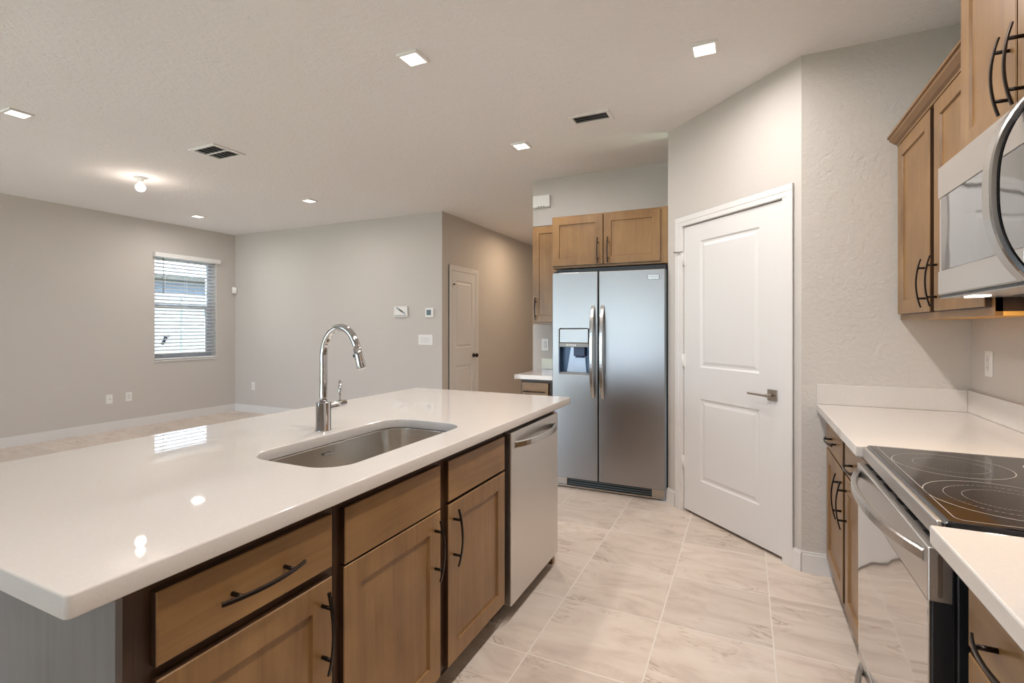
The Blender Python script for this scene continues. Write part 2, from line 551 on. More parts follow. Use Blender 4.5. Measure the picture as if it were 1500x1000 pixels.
# sliding glass door added for daylight, unseen behind the photographer
dr = thing('door_added', ((SLX0 + SLX1) / 2, YN - 0.07, 0), 'added wide white framed sliding glass door, unseen behind the photographer', 'door', kind='structure')
m = MB(); fw = 0.06
m.cube(SLX0, SLX1, YN - 0.11, YN - 0.03, SLH - fw, SLH); m.cube(SLX0, SLX1, YN - 0.11, YN - 0.03, 0, 0.04)
w3 = (SLX1 - SLX0) / 3
for k in range(4):
    c = SLX0 + w3 * k
    a0, a1 = (c, c + fw) if k == 0 else (c - fw, c) if k == 3 else (c - fw, c + fw)
    m.cube(a0, a1, YN - 0.11, YN - 0.03, 0.04, SLH - fw)
obj('door_frame', m, 'trim_white', dr)
for k in range(3):
    obj('glass_pane', MB().cube(SLX0 + w3 * k + fw, SLX0 + w3 * (k + 1) - fw, YN - 0.075, YN - 0.065, 0.04, SLH - fw), 'window_glass', dr)

# window added for daylight and reflections, porch roof added to block sun, both unseen
rw = thing('window_added', ((RWX0 + RWX1) / 2, YN - 0.07, RWZ0), 'added wide white framed window, unseen in the wall behind the photographer', 'window', kind='structure')
m = MB()
m.cube(RWX0, RWX1, YN - 0.11, YN - 0.03, RWZ0, RWZ0 + 0.05); m.cube(RWX0, RWX1, YN - 0.11, YN - 0.03, RWZ1 - 0.05, RWZ1)
for a in (RWX0, (RWX0 + RWX1) / 2 - 0.025, RWX1 - 0.05): m.cube(a, a + 0.05, YN - 0.11, YN - 0.03, RWZ0 + 0.05, RWZ1 - 0.05)
obj('window_frame', m, 'trim_white', rw)
for a in (RWX0 + 0.05, (RWX0 + RWX1) / 2 + 0.025): obj('glass_pane', MB().cube(a, a + (RWX1 - RWX0) / 2 - 0.075, YN - 0.075, YN - 0.065, RWZ0 + 0.05, RWZ1 - 0.05), 'window_glass', rw)
struct('roof_sun_block', MB().cube(-4.0, 1.1, -6.3, YN - WT - 0.005, 2.55, 2.72), 'trim_white', 'added white porch roof, unseen, keeping sun off the rear window', 'roof')

# baseboards
BH = 0.112


def bb(name, pts, label):
    m = MB()
    for fr, a, b in pts:
        m.box(fr, a, b, 0, BH - 0.012, 0, 0.015); m.box(fr, a, b, BH - 0.012, BH, 0, 0.010)
    struct(name, m, 'trim_white', label, 'baseboard')


fL = Fr((XL, 0, 0), (0, 1, 0), (1, 0, 0)); fB = Fr((0, YB, 0), (1, 0, 0), (0, -1, 0)); fH = Fr((XH, 0, 0), (0, 1, 0), (1, 0, 0))
fE = Fr((0, YR, 0), (1, 0, 0), (0, -1, 0)); fW = Fr((0, YF, 0), (1, 0, 0), (0, -1, 0)); fK = Fr((XR, 0, 0), (0, 1, 0), (-1, 0, 0))
fRear = Fr((0, YN, 0), (1, 0, 0), (0, 1, 0))
bb('baseboard_left', [(fL, YN, YB)], 'white baseboard along the window wall')
bb('baseboard_back', [(fB, XL + 0.015, XH)], 'white baseboard below the thermostat wall')
bb('baseboard_hall', [(fH, YB, 5.483), (fH, 6.263, 9.2)], 'white baseboard along the hallway wall')
bb('baseboard_pantry', [(PAN, -0.003, 0.092), (PAN, 1.08, LPAN + 0.006)], 'white baseboard stubs beside the pantry door')
bb('baseboard_kitchen', [(fE, P1.x + 0.003, 0.44)], 'white baseboard under the textured wall')
bb('baseboard_rear', [(fRear, XL, SLX0), (fRear, SLX1, XR - 0.016)], 'white baseboard beside the sliding door')


# ------------------------------------------------------------------ doors
def casing(m, f, u0, u1, v1, w=0.068, t=0.016):
    """three casing boards, stepped profile, inner edges u0,u1 and v1"""
    for a, b_, c in ((0.0, w, t * 0.86), (w * 0.45, w, t)):
        m.box(f, u0 - b_, u0 - a, 0, v1 + a, 0, c, 0.002, 1); m.box(f, u1 + a, u1 + b_, 0, v1 + a, 0, c, 0.002, 1)
        m.box(f, u0 - b_, u1 + b_, v1 + a, v1 + b_, 0, c, 0.002, 1)


def jamb(m, f, u0, u1, v1, d=0.11):
    m.box(f, u0 - 0.012, u0, 0, v1, -d, 0.008); m.box(f, u1, u1 + 0.012, 0, v1, -d, 0.008); m.box(f, u0 - 0.012, u1 + 0.012, v1, v1 + 0.012, -d, 0.008)


PROF = [(0.010, -0.007), (0.022, -0.007), (0.040, -0.002)]
c = PAN.p(0.59, 0, 0)
pd = thing('door_1', c, 'white two panel pantry door with lever handle on the angled wall', 'door', kind='structure')
m = MB(); casing(m, PAN, DU0 - 0.012, DU1 + 0.008, DZ1 + 0.006); jamb(m, PAN, DU0 - 0.004, DU1 + 0.004, DZ1 + 0.004)
obj('casing', m, 'trim_white', pd)
obj('door_slab', MB().panelled(PAN, DU0 + 0.004, DU1 - 0.004, 0.022, DZ1 - 0.004, -0.037, -0.002,
    [(0.345, 0.849, 1.047, 1.923), (0.345, 0.849, 0.26, 0.83)], PROF), 'door_white', pd)
m = MB(); m.box(PAN, 0.912, 0.978, 0.897, 0.963, -0.003, 0.006, 0.002)
m.tube([PAN.p(0.945, 0.93, 0.004), PAN.p(0.945, 0.93, 0.052)], 0.010)
m.box(PAN, 0.81, 0.956, 0.923, 0.936, 0.045, 0.056, 0.002)
obj('door_handle', m, 'satin_nickel', pd)
for z in (1.815, 1.085, 0.355):
    m = MB(); m.tube([PAN.p(DU0 - 0.002, z - 0.045, 0.006), PAN.p(DU0 - 0.002, z + 0.045, 0.006)], 0.006, 10)
    m.box(PAN, DU0 - 0.012, DU0 + 0.016, z - 0.045, z + 0.045, -0.004, 0.002)
    obj('hinge', m, 'plastic_white' if z < 1.5 else 'trim_white', pd)
m = MB(); m.tube([PAN.p(0.172, 1.87, 0.006), PAN.p(0.14, 1.868, 0.03), PAN.p(0.112, 1.872, 0.034)], 0.005, 8)
obj('hinge_stop', m, 'satin_nickel', pd)
struct('wall_pantry_dark', MB().box(PAN, 0.12, LPAN - 0.06, 0, CE, -0.16, -0.115), 'rubber_dark', 'dark sheet standing for the unlit pantry inside, seen under its door', 'wall')  # near-black colour stands for the unlit inside

hd = thing('door_2', (XH, 5.87, 0), 'narrow white two panel closet door in the hallway', 'door', kind='structure')
HU0, HU1, HZ1 = 5.561, 6.172, 2.068
m = MB(); casing(m, fH, HU0 - 0.008, HU1 + 0.012, HZ1 + 0.004); obj('casing', m, 'trim_white', hd)
obj('door_slab', MB().panelled(fH, HU0, HU1, 0.015, HZ1, 0.0005, 0.011, [(5.65, 6.075, 1.054, 1.945), (5.65, 6.075, 0.25, 0.816)],
    [(0.008, -0.009), (0.026, -0.009), (0.042, -0.002)]), 'door_white', hd)
m = MB(); m.lathe([(0.0, 0.0), (0.032, 0.0), (0.032, 0.008), (0.012, 0.012), (0.012, 0.035), (0.026, 0.042), (0.030, 0.055), (0.024, 0.068), (0.0, 0.072)], fH.p(6.115, 0.936, 0.011), (1, 0, 0), 20)
obj('door_knob', m, 'bronze', hd)
for z in (1.88, 1.1, 0.3):
    m = MB(); m.tube([fH.p(HU0 - 0.003, z - 0.04, 0.014), fH.p(HU0 - 0.003, z + 0.04, 0.014)], 0.006, 8); obj('hinge', m, 'trim_white', hd)
m = MB(); m.box(fH, HU0 + 0.0, HU0 + 0.02, 1.882, 1.896, 0.008, 0.045); obj('hinge_stop', m, 'bronze', hd)

# ------------------------------------------------------------------ window on the left wall
wd = thing('window_1', (XL - 0.1, (WY0 + WY1) / 2, WZ0), 'single hung window behind the white slatted blind', 'window', kind='structure')
m = MB(); d0, d1 = -0.19, -0.13
for a, b_, c_, e in ((WY0, WY1, WZ0, WZ0 + 0.045), (WY0, WY1, WZ1 - 0.045, WZ1), (WY0, WY0 + 0.045, WZ0 + 0.045, WZ1 - 0.045), (WY1 - 0.045, WY1, WZ0 + 0.045, WZ1 - 0.045)):
    m.box(fL, a, b_, c_, e, d0, d1)
m.box(fL, WY0 + 0.045, WY1 - 0.045, 1.60, 1.655, d0 + 0.005, d1 - 0.005)
for a in (WY0 + 0.045, WY1 - 0.075): m.box(fL, a, a + 0.03, WZ0 + 0.045, 1.60, d0 + 0.02, d1 - 0.01)
m.box(fL, WY0 + 0.075, WY1 - 0.075, WZ0 + 0.045, WZ0 + 0.08, d0 + 0.02, d1 - 0.01)
obj('window_frame', m, 'window_frame_grey', wd)
m = MB(); m.box(fL, WY0 + 0.045, WY1 - 0.045, 1.655, WZ1 - 0.045, -0.175, -0.170); obj('upper_pane', m, 'window_glass', wd)
m = MB(); m.box(fL, WY0 + 0.075, WY1 - 0.075, WZ0 + 0.08, 1.60, -0.160, -0.155); obj('lower_pane', m, 'window_glass', wd)
m = MB(); m.box(fL, WY0 - 0.0, WY1 + 0.0, WZ0 - 0.014, WZ0 + 0.004, -0.13, 0.016, 0.004); obj('window_sill', m, 'trim_white', wd)
bl = thing('window_blind', (XL + 0.02, 4.58, 1.6), 'white horizontal slat blind with wand, lowered over the window', 'blind')
m = MB(); m.box(fL, 4.112, 5.052, 2.305, 2.366, 0.004, 0.062, 0.004); m.box(fL, 4.118, 5.046, 2.300, 2.345, -0.05, 0.004)
obj('valance', m, 'plastic_white', bl)
m = MB(); z = 2.275; ca, sa = math.cos(0.30), math.sin(0.30)
while z > 0.915:
    b_ = bmesh.new(); vs = []
    for y in (WY0 + 0.008, WY1 - 0.008):
        for q, e in ((-0.025, -0.0014), (0.025, -0.0014), (0.025, 0.0014), (-0.025, 0.0014)):
            vs.append(b_.verts.new((XL - 0.032 + q * ca - e * sa, y, z + q * sa + e * ca)))
    for q in ((0, 1, 2, 3), (7, 6, 5, 4), (0, 4, 5, 1), (1, 5, 6, 2), (2, 6, 7, 3), (3, 7, 4, 0)): b_.faces.new([vs[k] for k in q])
    bmesh.ops.recalc_face_normals(b_, faces=b_.faces); m._merge(b_)
    z -= 0.0508
obj('slats', m, 'plastic_white', bl)
m = MB(); m.box(fL, WY0 + 0.008, WY1 - 0.008, 0.874, 0.893, -0.058, -0.006, 0.003); obj('bottom_rail', m, 'plastic_white', bl)
for y in (4.28, 4.575, 4.87):
    for q in (-0.058, -0.006):
        m = MB(); m.tube([fL.p(y, 0.89, q), fL.p(y, 2.30, q)], 0.0012, 6); obj('ladder_cord', m, 'plastic_white', bl)
m = MB(); m.tube([fL.p(4.243, 2.30, 0.006), fL.p(4.243, 1.80, 0.008)], 0.0055, 8); obj('tilt_wand', m, 'plastic_grey', bl)
tg = thing('window_tag', (XL - 0.15, 4.36, 1.09), 'small dark blue and white tag stuck on the lower window pane', 'tag')
m = MB(); m.prism([(4.30, 1.085), (4.34, 1.075), (4.395, 1.185), (4.35, 1.20)], fL, -0.154, -0.149, 'uv'); obj('blue_strip', m, 'tag_blue', tg)
m = MB(); m.prism([(4.36, 1.20), (4.40, 1.17), (4.435, 1.20), (4.40, 1.235)], fL, -0.1535, -0.1485, 'uv'); obj('white_flap', m, 'plastic_white', tg)

# outside, seen through the window
struct('lawn_ground', MB().cube(-30, 14, -16, 14, -0.35, -0.2), 'lawn_green', 'grass lawn outside the window and slider', 'lawn')
struct('patio_ground', MB().cube(-8.5, 1.1, -6.3, YN - WT - 0.005, -0.2, -0.03), 'patio_concrete', 'concrete patio outside the slider', 'patio')
fn = thing('vinyl_fence', (-9.4, 6.6, -0.2), 'white board fence seen through the lower half of the window', 'fence')
fF = Fr((-9.4, 0, 0), (0, 1, 0), (1, 0, 0))
for k in range(3):
    obj('fence_panel', MB().box(fF, 3.6 + 2.2 * k, 5.7 + 2.2 * k, -0.15, 1.86, -0.02, 0.02), 'vinyl_white', fn)
    m = MB(); m.box(fF, 5.7 + 2.2 * k, 5.8 + 2.2 * k, -0.2, 1.96, -0.05, 0.05); obj('fence_post', m, 'vinyl_white', fn)
for a, b_ in ((1.86, 1.93), (0.0, 0.08)):
    m = MB(); m.box(fF, 3.6, 10.1, a, b_, -0.035, 0.035); obj('fence_rail', m, 'vinyl_white', fn)
nh = thing('neighbouring_house', (-12.5, 7, -0.2), 'pale neighbouring house with blue grey siding above the fence', 'house')
fN = Fr((-12, 0, 0), (0, 1, 0), (1, 0, 0))
obj('siding', MB().cube(-18, -12, 2, 14, -0.2, 2.40), 'siding_blue', nh)
obj('gutter', MB().cube(-12.0, -11.55, 1.6, 14.4, 2.40, 2.50), 'gutter_tan', nh)
m = MB(); m.prism([(2.50, 0.45), (2.75, 0.30), (4.2, -3.0), (4.2, -3.1), (2.50, 0.0)], fN, 1.6, 14.4, 'vn'); obj('roof', m, 'roof_pale', nh)


# ------------------------------------------------------------------ cabinets
def pull(name, f, u, v, n, horizontal, parent, L=0.205, spread=0.064):
    """bowed bar pull on two posts"""
    m = MB(); pts = []
    for k in range(13):
        t = -1 + 2 * k / 12
        out = 0.038 - 0.016 * t * t
        pts.append(f.p(u + (L / 2 * t if horizontal else 0), v + (0 if horizontal else L / 2 * t), n + out))
    m.sweep(pts, f.v if horizontal else f.u, 0.0095, 0.0055)
    for sgn in (-1, 1):
        t = sgn * spread / (L / 2); out = 0.038 - 0.016 * t * t - 0.002
        a = f.p(u + (spread * sgn if horizontal else 0), v + (0 if horizontal else spread * sgn), n - 0.001)
        b_ = a + f.n * (out + 0.001)
        m.tube([a, b_], 0.0048, 10)
    return obj(name, m, 'bronze', parent)


def shaker(f, u0, u1, v0, v1, n, parent, hu=None, hv=None, mat='wood_upright', rail=0.062, th=0.019):
    d = obj('door', MB().panelled(f, u0, u1, v0, v1, n - th, n, [(u0 + rail, u1 - rail, v0 + rail, v1 - rail)], [(0.003, -0.008)], 1), mat, parent)
    d.data.materials.append(MAT['wood_shaded'])
    if hu is not None: pull('door_handle', f, hu, hv, n, False, d)
    return d


def drawer(f, u0, u1, v0, v1, n, parent, mat, handle=True, name='drawer', th=0.019):
    d = obj(name, MB().panelled(f, u0, u1, v0, v1, n - th, n, [], [], 1), mat, parent)
    d.data.materials.append(MAT['wood_shaded'])
    if handle: pull('drawer_handle', f, (u0 + u1) / 2, (v0 + v1) / 2 - 0.004, n, True, d)
    return d


def body(f, u0, u1, v0, v1, n0, n1, parent, toe=0.0, mat='wood_shaded'):
    obj('cabinet_body', MB().box(f, u0, u1, v0 + toe, v1, n0, n1), mat, parent)
    if toe > 0: obj('toe_kick', MB().box(f, u0, u1, 0, v0 + toe, n0, n1 - 0.07), 'wood_toe', parent)


# island
XFF, XDF = -0.977, -0.957
CT, CB = 0.914, 0.875            # counter top and underside
DZ0, DZT, RZ0, RZ1 = 0.112, 0.687, 0.702, 0.842
t = thing('base_cabinet', (-1.28, 0.745, 0), 'brown island cabinet with one drawer over one door at the open end', 'cabinet')
body(ISL, 0.512, 0.979, 0, CB, -1.60, XFF, t, 0.105)
obj('face_frame', MB().box(ISL, 0.4945, 0.5118, 0, CB, XFF - 0.0205, XFF), 'wood_shaded', t)
drawer(ISL, 0.541, 0.957, 0.712, RZ1, XDF, t, 'wood_along_room')
shaker(ISL, 0.541, 0.957, DZ0, DZT - 0.004, XDF, t, 0.925, 0.562)
t = thing('sink_base_cabinet', (-1.28, 1.47, 0), 'brown island sink cabinet with two doors under two plain panels', 'cabinet')
obj('cabinet_front', MB().box(ISL, 0.981, 1.984, 0.105, CB, XFF - 0.02, XFF), 'wood_shaded', t)
m = MB(); m.box(ISL, 0.981, 1.0, 0.105, CB, -1.60, XFF - 0.02); m.box(ISL, 1.965, 1.984, 0.105, CB, -1.60, XFF - 0.02); m.box(ISL, 1.0, 1.965, 0.105, 0.125, -1.60, XFF - 0.02)
obj('cabinet_body', m, 'wood_shaded', t)
obj('toe_kick', MB().box(ISL, 0.981, 1.984, 0, 0.105, -1.60, XFF - 0.07), 'wood_toe', t)
drawer(ISL, 1.006, 1.456, RZ0 - 0.005, RZ1, XDF, t, 'wood_along_room', False, 'false_drawer_front')
drawer(ISL, 1.512, 1.963, RZ0, RZ1, XDF, t, 'wood_along_room', False, 'false_drawer_front')
shaker(ISL, 1.002, 1.456, DZ0, DZT, XDF, t, 1.424, 0.565)
shaker(ISL, 1.510, 1.964, DZ0, DZT, XDF, t, 1.543, 0.565)
o = tag(obj('end_panel', MB().cube(-1.62, XFF, 2.612, 2.648, 0, CB, 0.001), 'wood_upright'), 'brown wooden panel closing the island beyond the dishwasher', 'panel')
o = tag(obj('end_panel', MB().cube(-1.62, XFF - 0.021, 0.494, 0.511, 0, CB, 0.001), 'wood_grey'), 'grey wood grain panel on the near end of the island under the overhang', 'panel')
o = tag(obj('island_back_panel', MB().cube(-1.64, -1.621, 0.494, 2.648, 0, CB), 'wood_upright'), 'brown wooden panel closing the living room side of the island', 'panel')

# dishwasher
t = thing('dishwasher', (-1.25, 2.295, 0), 'stainless dishwasher with bowed bar handle built into the island', 'dishwasher')
obj('tub_body', MB().cube(-1.58, -0.985, 1.99, 2.606, 0.10, 0.868), 'black_plastic', t)
obj('toe_kick', MB().cube(-1.58, -1.04, 1.99, 2.606, 0.0, 0.10), 'black_plastic', t)
d = obj('door', MB().cube(-0.983, -0.942, 2.000, 2.604, 0.082, 0.853, 0.004), 'stainless_warm', t)
m = MB(); pts = []
for k in range(17):
    a = -1 + 2 * k / 16
    out = 0.050 * (1 - abs(a) ** 2.6) - 0.004
    pts.append((-0.942 + out, 2.302 + 0.262 * a, 0.792 - 0.0 * a))
m.sweep(pts, (0, 0, 1), 0.030, 0.016)
obj('door_handle', m, 'bright_steel', d)


def rounded_rect(x0, x1, y0, y1, r, n=8):
    pts = []
    for cx, cy, a0 in ((x1 - r, y1 - r, 0), (x0 + r, y1 - r, 90), (x0 + r, y0 + r, 180), (x1 - r, y0 + r, 270)):
        for k in range(n + 1):
            a = math.radians(a0 + 90 * k / n); pts.append((cx + r * math.cos(a), cy + r * math.sin(a)))
    return pts


def plate_with_hole(outer, inner, f, w0, w1, bevel=0.004, plane='un'):
    """slab with an opening: 2D filled curve with bevelled edges, turned into a mesh"""
    cu = bpy.data.curves.new('tmp_curve', 'CURVE'); cu.dimensions = '2D'; cu.fill_mode = 'BOTH'
    cu.extrude = (w1 - w0) / 2 - bevel; cu.bevel_depth = bevel; cu.bevel_resolution = 2; cu.offset = -bevel
    for loop in [outer] + ([inner] if inner else []):
        s = cu.splines.new('POLY'); s.points.add(len(loop) - 1); s.use_cyclic_u = True
        for k, (a, b_) in enumerate(loop): s.points[k].co = (a, b_, 0, 1)
    o = bpy.data.objects.new('tmp_curve', cu); COL.objects.link(o)
    dg = bpy.context.evaluated_depsgraph_get(); me = bpy.data.meshes.new_from_object(o.evaluated_get(dg))
    bpy.data.objects.remove(o); bpy.data.curves.remove(cu)
    m = MB(); m.bm.from_mesh(me); bpy.data.meshes.remove(me)
    mid = (w0 + w1) / 2
    for v in m.bm.verts:
        a, b_, w = v.co
        v.co = f.p(a, w + mid, b_) if plane == 'un' else f.p(a, b_, w + mid)
    bmesh.ops.remove_doubles(m.bm, verts=m.bm.verts, dist=1e-5)
    bmesh.ops.recalc_face_normals(m.bm, faces=m.bm.faces)
    return m


# island worktop with the sink opening
SX0, SX1, SY0, SY1, SR = -1.442, -1.065, 1.066, 1.815, 0.10
outer = rounded_rect(-2.034, -0.930, 0.394, 2.792, 0.012, 4)
inner = rounded_rect(SX0, SX1, SY0, SY1, SR, 10)[::-1]
tag(obj('countertop', plate_with_hole(outer, inner, WORLD, CB, CT, 0.004), 'quartz'), 'long white quartz island countertop with the sink cut into it', 'countertop')

# undermount sink
t = thing('kitchen_sink', ((SX0 + SX1) / 2, (SY0 + SY1) / 2, 0.67), 'stainless undermount single bowl sink in the island', 'sink')
b_ = bmesh.new(); rings = []
for ins, z, r in ((-0.030, CB - 0.0015, SR + 0.03), (-0.006, CB - 0.0015, SR + 0.006), (-0.006, CB - 0.006, SR + 0.006), (-0.002, 0.73, SR), (0.006, 0.69, SR - 0.006), (0.03, 0.672, SR - 0.03), (0.06, 0.668, SR - 0.06)):
    rings.append([b_.verts.new((x, y, z)) for x, y in rounded_rect(SX0 + ins, SX1 - ins, SY0 + ins, SY1 - ins, max(r, 0.02), 10)])
for A, B in zip(rings, rings[1:]):
    for j in range(len(A)):
        k = (j + 1) % len(A); fc = b_.faces.new([A[j], A[k], B[k], B[j]]); fc.smooth = True
fc = b_.faces.new(rings[-1]); fc.smooth = True
bmesh.ops.recalc_face_normals(b_, faces=b_.faces)
m = MB(); m._merge(b_)
bowl = obj('bowl', m, 'sink_steel', t)
sm = bowl.modifiers.new('thickness', 'SOLIDIFY'); sm.thickness = 0.0012; sm.offset = 1
m = MB(); m.lathe([(0.0, 0.002), (0.030, 0.002), (0.045, 0.006), (0.055, 0.004), (0.055, 0.0), (0.0, 0.0)], ((SX0 + SX1) / 2, 1.44, 0.670)); obj('drain_strainer', m, 'chrome', t)
m = MB(); m.box(Fr((SX0 + 0.002, 0, 0), (0, 1, 0), (1, 0, 0)), 1.40, 1.45, 0.838, 0.845, 0.0, 0.002, 0.0008); obj('stamped_badge', m, 'plastic_grey', t)

# faucet
FX, FY = -1.516, 1.471
t = thing('kitchen_faucet', (FX, FY, CT), 'tall chrome gooseneck pull-down faucet behind the sink', 'faucet')
m = MB(); m.lathe([(0.0, 0.0), (0.031, 0.0), (0.031, 0.003), (0.0285, 0.006), (0.0285, 0.110), (0.027, 0.113), (0.0, 0.113)], (FX, FY, CT), seg=40); obj('faucet_base', m, 'chrome', t)
pts = [(FX, FY, CT + 0.11)] + [(FX, FY, CT + 0.11 + 0.02 * k) for k in range(1, 10)]
zc = 1.204; R = 0.088
for k in range(1, 33):
    a = math.radians(180 - 5.0 * k); pts.append((FX + R + R * math.cos(a), FY, zc + R * math.sin(a) * 1.33))
obj('spout', MB().tube(pts, 0.0145, 28), 'chrome', t)
e1 = Vector(pts[-1]); dv = (Vector(pts[-1]) - Vector(pts[-2])).normalized(); dv = dv.normalized()
m = MB(); m.tube([e1 - dv * 0.001, e1 + dv * 0.003, e1 + dv * 0.004, e1 + dv * 0.03, e1 + dv * 0.079, e1 + dv * 0.083], 0.02, 28, rs=[0.0135, 0.0135, 0.0150, 0.0152, 0.0172, 0.0158])
sh = obj('spray_head', m, 'chrome', t)
m = MB(); q = e1 + dv * 0.028 + Vector((-0.014, 0, -0.002)); m.tube([q, q + Vector((-0.008, 0, -0.004))], 0.006, 12); obj('spray_button', m, 'rubber_dark', sh)
m = MB(); m.tube([(FX, FY + 0.02, CT + 0.092), (FX, FY + 0.115, CT + 0.092)], 0.0155, 24); obj('handle_stub', m, 'chrome', t)
m = MB(); m.tube([(FX, FY + 0.088, CT + 0.10), (FX - 0.004, FY + 0.092, CT + 0.19)], 0.0062, 14); obj('lever', m, 'chrome', t)

# ------------------------------------------------------------------ range run, base level
KFF, KDF = -0.405, -0.385        # n = -x
t = thing('base_cabinet', (0.69, 2.585, 0), 'brown base cabinet with two drawers over two doors between range and textured wall', 'cabinet')
body(KIT, 2.066, YR - 0.004, 0, CB, -0.975, KFF, t, 0.105)
drawer(KIT, 2.605, 3.085, RZ0, RZ1, KDF, t, 'wood_along_room')
drawer(KIT, 2.085, 2.545, RZ0, RZ1, KDF, t, 'wood_along_room')
shaker(KIT, 2.605, 3.085, DZ0, DZT, KDF, t, 2.640, 0.565)
shaker(KIT, 2.085, 2.545, DZ0, DZT, KDF, t, 2.512, 0.565)
t = thing('base_cabinet', (0.69, 0.86, 0), 'brown base cabinet on the near side of the range', 'cabinet')
body(KIT, 0.42, 1.286, 0, CB, -0.975, KFF, t, 0.105)
drawer(KIT, 0.86, 1.232, 0.715, RZ1, KDF, t, 'wood_along_room')
drawer(KIT, 0.445, 0.83, 0.715, RZ1, KDF, t, 'wood_along_room')
shaker(KIT, 0.86, 1.232, DZ0, 0.698, KDF, t, 0.895, 0.565)
shaker(KIT, 0.445, 0.83, DZ0, 0.698, KDF, t, 0.80, 0.565)


def worktop(x0, x1, y0, y1, label):
    m = MB(); m.cube(x0, x1, y0, y1, CB, CT, 0.004)
    return tag(obj('countertop', m, 'quartz'), label, 'countertop')


worktop(0.343, XR, 2.061, YR, 'white quartz countertop between the range and the textured wall')
worktop(0.343, XR, 0.38, 1.299, 'white quartz countertop on the near side of the range')
tag(obj('backsplash', MB().cube(0.343, XR - 0.0205, YR - 0.020, YR, CT + 0.0005, 1.020, 0.002), 'quartz'), 'low white quartz backsplash along the textured wall', 'backsplash')
tag(obj('backsplash', MB().cube(XR - 0.020, XR, 2.061, YR, CT + 0.0005, 1.020, 0.002), 'quartz'), 'low white quartz backsplash along the pale kitchen wall beyond the range', 'backsplash')
tag(obj('backsplash', MB().cube(XR - 0.020, XR, 0.38, 1.299, CT + 0.0005, 1.020, 0.002), 'quartz'), 'low white quartz backsplash on the near side of the range', 'backsplash')

# ------------------------------------------------------------------ range
R0, R1 = 1.306, 2.054
t = thing('electric_range', (0.68, 1.68, 0), 'stainless electric range with black glass cooktop', 'range')
obj('range_body', MB().cube(0.392, 0.955, R0 + 0.004, R1 - 0.004, 0.02, 0.868, 0.003), 'black_plastic', t)
for x, y in ((0.44, R0 + 0.05), (0.44, R1 - 0.05), (0.92, R0 + 0.05), (0.92, R1 - 0.05)):
    m = MB(); m.lathe([(0.0, 0.0), (0.02, 0.0), (0.02, 0.025), (0.0, 0.025)], (x, y, 0), seg=14); obj('levelling_foot', m, 'black_plastic', t)
ct = obj('cooktop', MB().cube(0.372, 0.965, R0, R1, 0.870, 0.9215, 0.009, 3), 'black_gloss', t)
zr = 0.9221


def ring(cx, cy, r, w=0.0016, a0=0, a1=360, dots=False):
    b = bmesh.new(); n = 96 if not dots else 180
    for k in range(n):
        if dots and k % 3 == 2: continue
        q = [math.radians(a0 + (a1 - a0) * (k + e) / n) for e in (0, 1)]
        vs = [b.verts.new((cx + rr * math.cos(a), cy + rr * math.sin(a), zr)) for rr, a in ((r - w, q[0]), (r + w, q[0]), (r + w, q[1]), (r - w, q[1]))]
        b.faces.new(vs)
    return b


for rs_ in ([(0.535, 1.845, 0.135, False), (0.535, 1.845, 0.085, True)], [(0.545, 1.525, 0.150, False), (0.545, 1.525, 0.112, True), (0.545, 1.525, 0.078, True)],
            [(0.815, 1.885, 0.10, False)], [(0.815, 1.50, 0.10, False)], [(0.70, 1.69, 0.055, False)]):
    for cx, cy, r, dots in rs_:
        m = MB(); m._merge(ring(cx, cy, r, 0.0007 if dots else 0.0012, dots=dots)); obj('burner_ring', m, 'ring_print', ct)
m = MB()
b = bmesh.new()
lp = [rounded_rect(0.395, 0.945, R0 + 0.022, R1 - 0.022, 0.02, 5), rounded_rect(0.397, 0.943, R0 + 0.024, R1 - 0.024, 0.018, 5)]
vv = [[b.verts.new((x, y, zr)) for x, y in l] for l in lp]
for k in range(len(lp[0])): b.faces.new([vv[0][k], vv[0][(k + 1) % len(lp[0])], vv[1][(k + 1) % len(lp[0])], vv[1][k]])
m._merge(b); obj('border_line', m, 'ring_print', ct)
m = MB(); m.box(KIT, R0 + 0.018, R1 - 0.004, 0.876, 0.916, -0.374, -0.361, 0.004); obj('front_trim', m, 'stainless_warm', t)
# oven door: stainless band with slotted top, mirror glass below
od = obj('oven_door', MB().box(KIT, R0 + 0.012, R1 - 0.006, 0.238, 0.858, -0.392, -0.352, 0.003), 'black_plastic', t)
m = MB(); m.box(KIT, R0 + 0.010, R1 - 0.006, 0.748, 0.860, -0.388, -0.345, 0.003)
bd = obj('top_band', m, 'stainless_warm', od)
m = MB(); m.box(KIT, R0 + 0.018, R1 - 0.010, 0.242, 0.746, -0.352, -0.347, 0.0015); obj('mirror_window', m, 'oven_glass', od)
for k in range(6):
    y = R0 + 0.07 + k * 0.115
    m = MB(); m.box(KIT, y, y + (0.075 if k % 2 else 0.05), 0.8585, 0.8612, -0.374, -0.364); obj('vent_slot', m, 'black_plastic', od)
m = MB()
for a, b_ in ((R0 + 0.0115, R0 + 0.0118),):
    pts = [(0.3655 + 0.0045 * math.cos(q) * 1.0, 0.804 + (0.040 if math.sin(q) > 0 else -0.040) + 0.006 * math.sin(q)) for q in [math.radians(15 * k + 7) for k in range(24)]]
    fr_ = Fr((0, R0 + 0.010, 0), (1, 0, 0), (0, -1, 0)); m.prism(pts, fr_, -0.0006, 0.0006, 'uv')
obj('end_cap_recess', m, 'satin_nickel', od)


def bow_handle(y0, y1, z, xd, out, w, h, name, mat, parent, drop=0.0, power=2.4):
    m = MB(); pts = []
    for k in range(25):
        a = -1 + 2 * k / 24
        o_ = out * (1 - abs(a) ** power)
        pts.append((xd + 0.004 - o_, (y0 + y1) / 2 + (y1 - y0) / 2 * a, z + drop * (1 - a * a)))
    m.sweep(pts, (0, 0, 1), w, h)
    return obj(name, m, mat, parent)


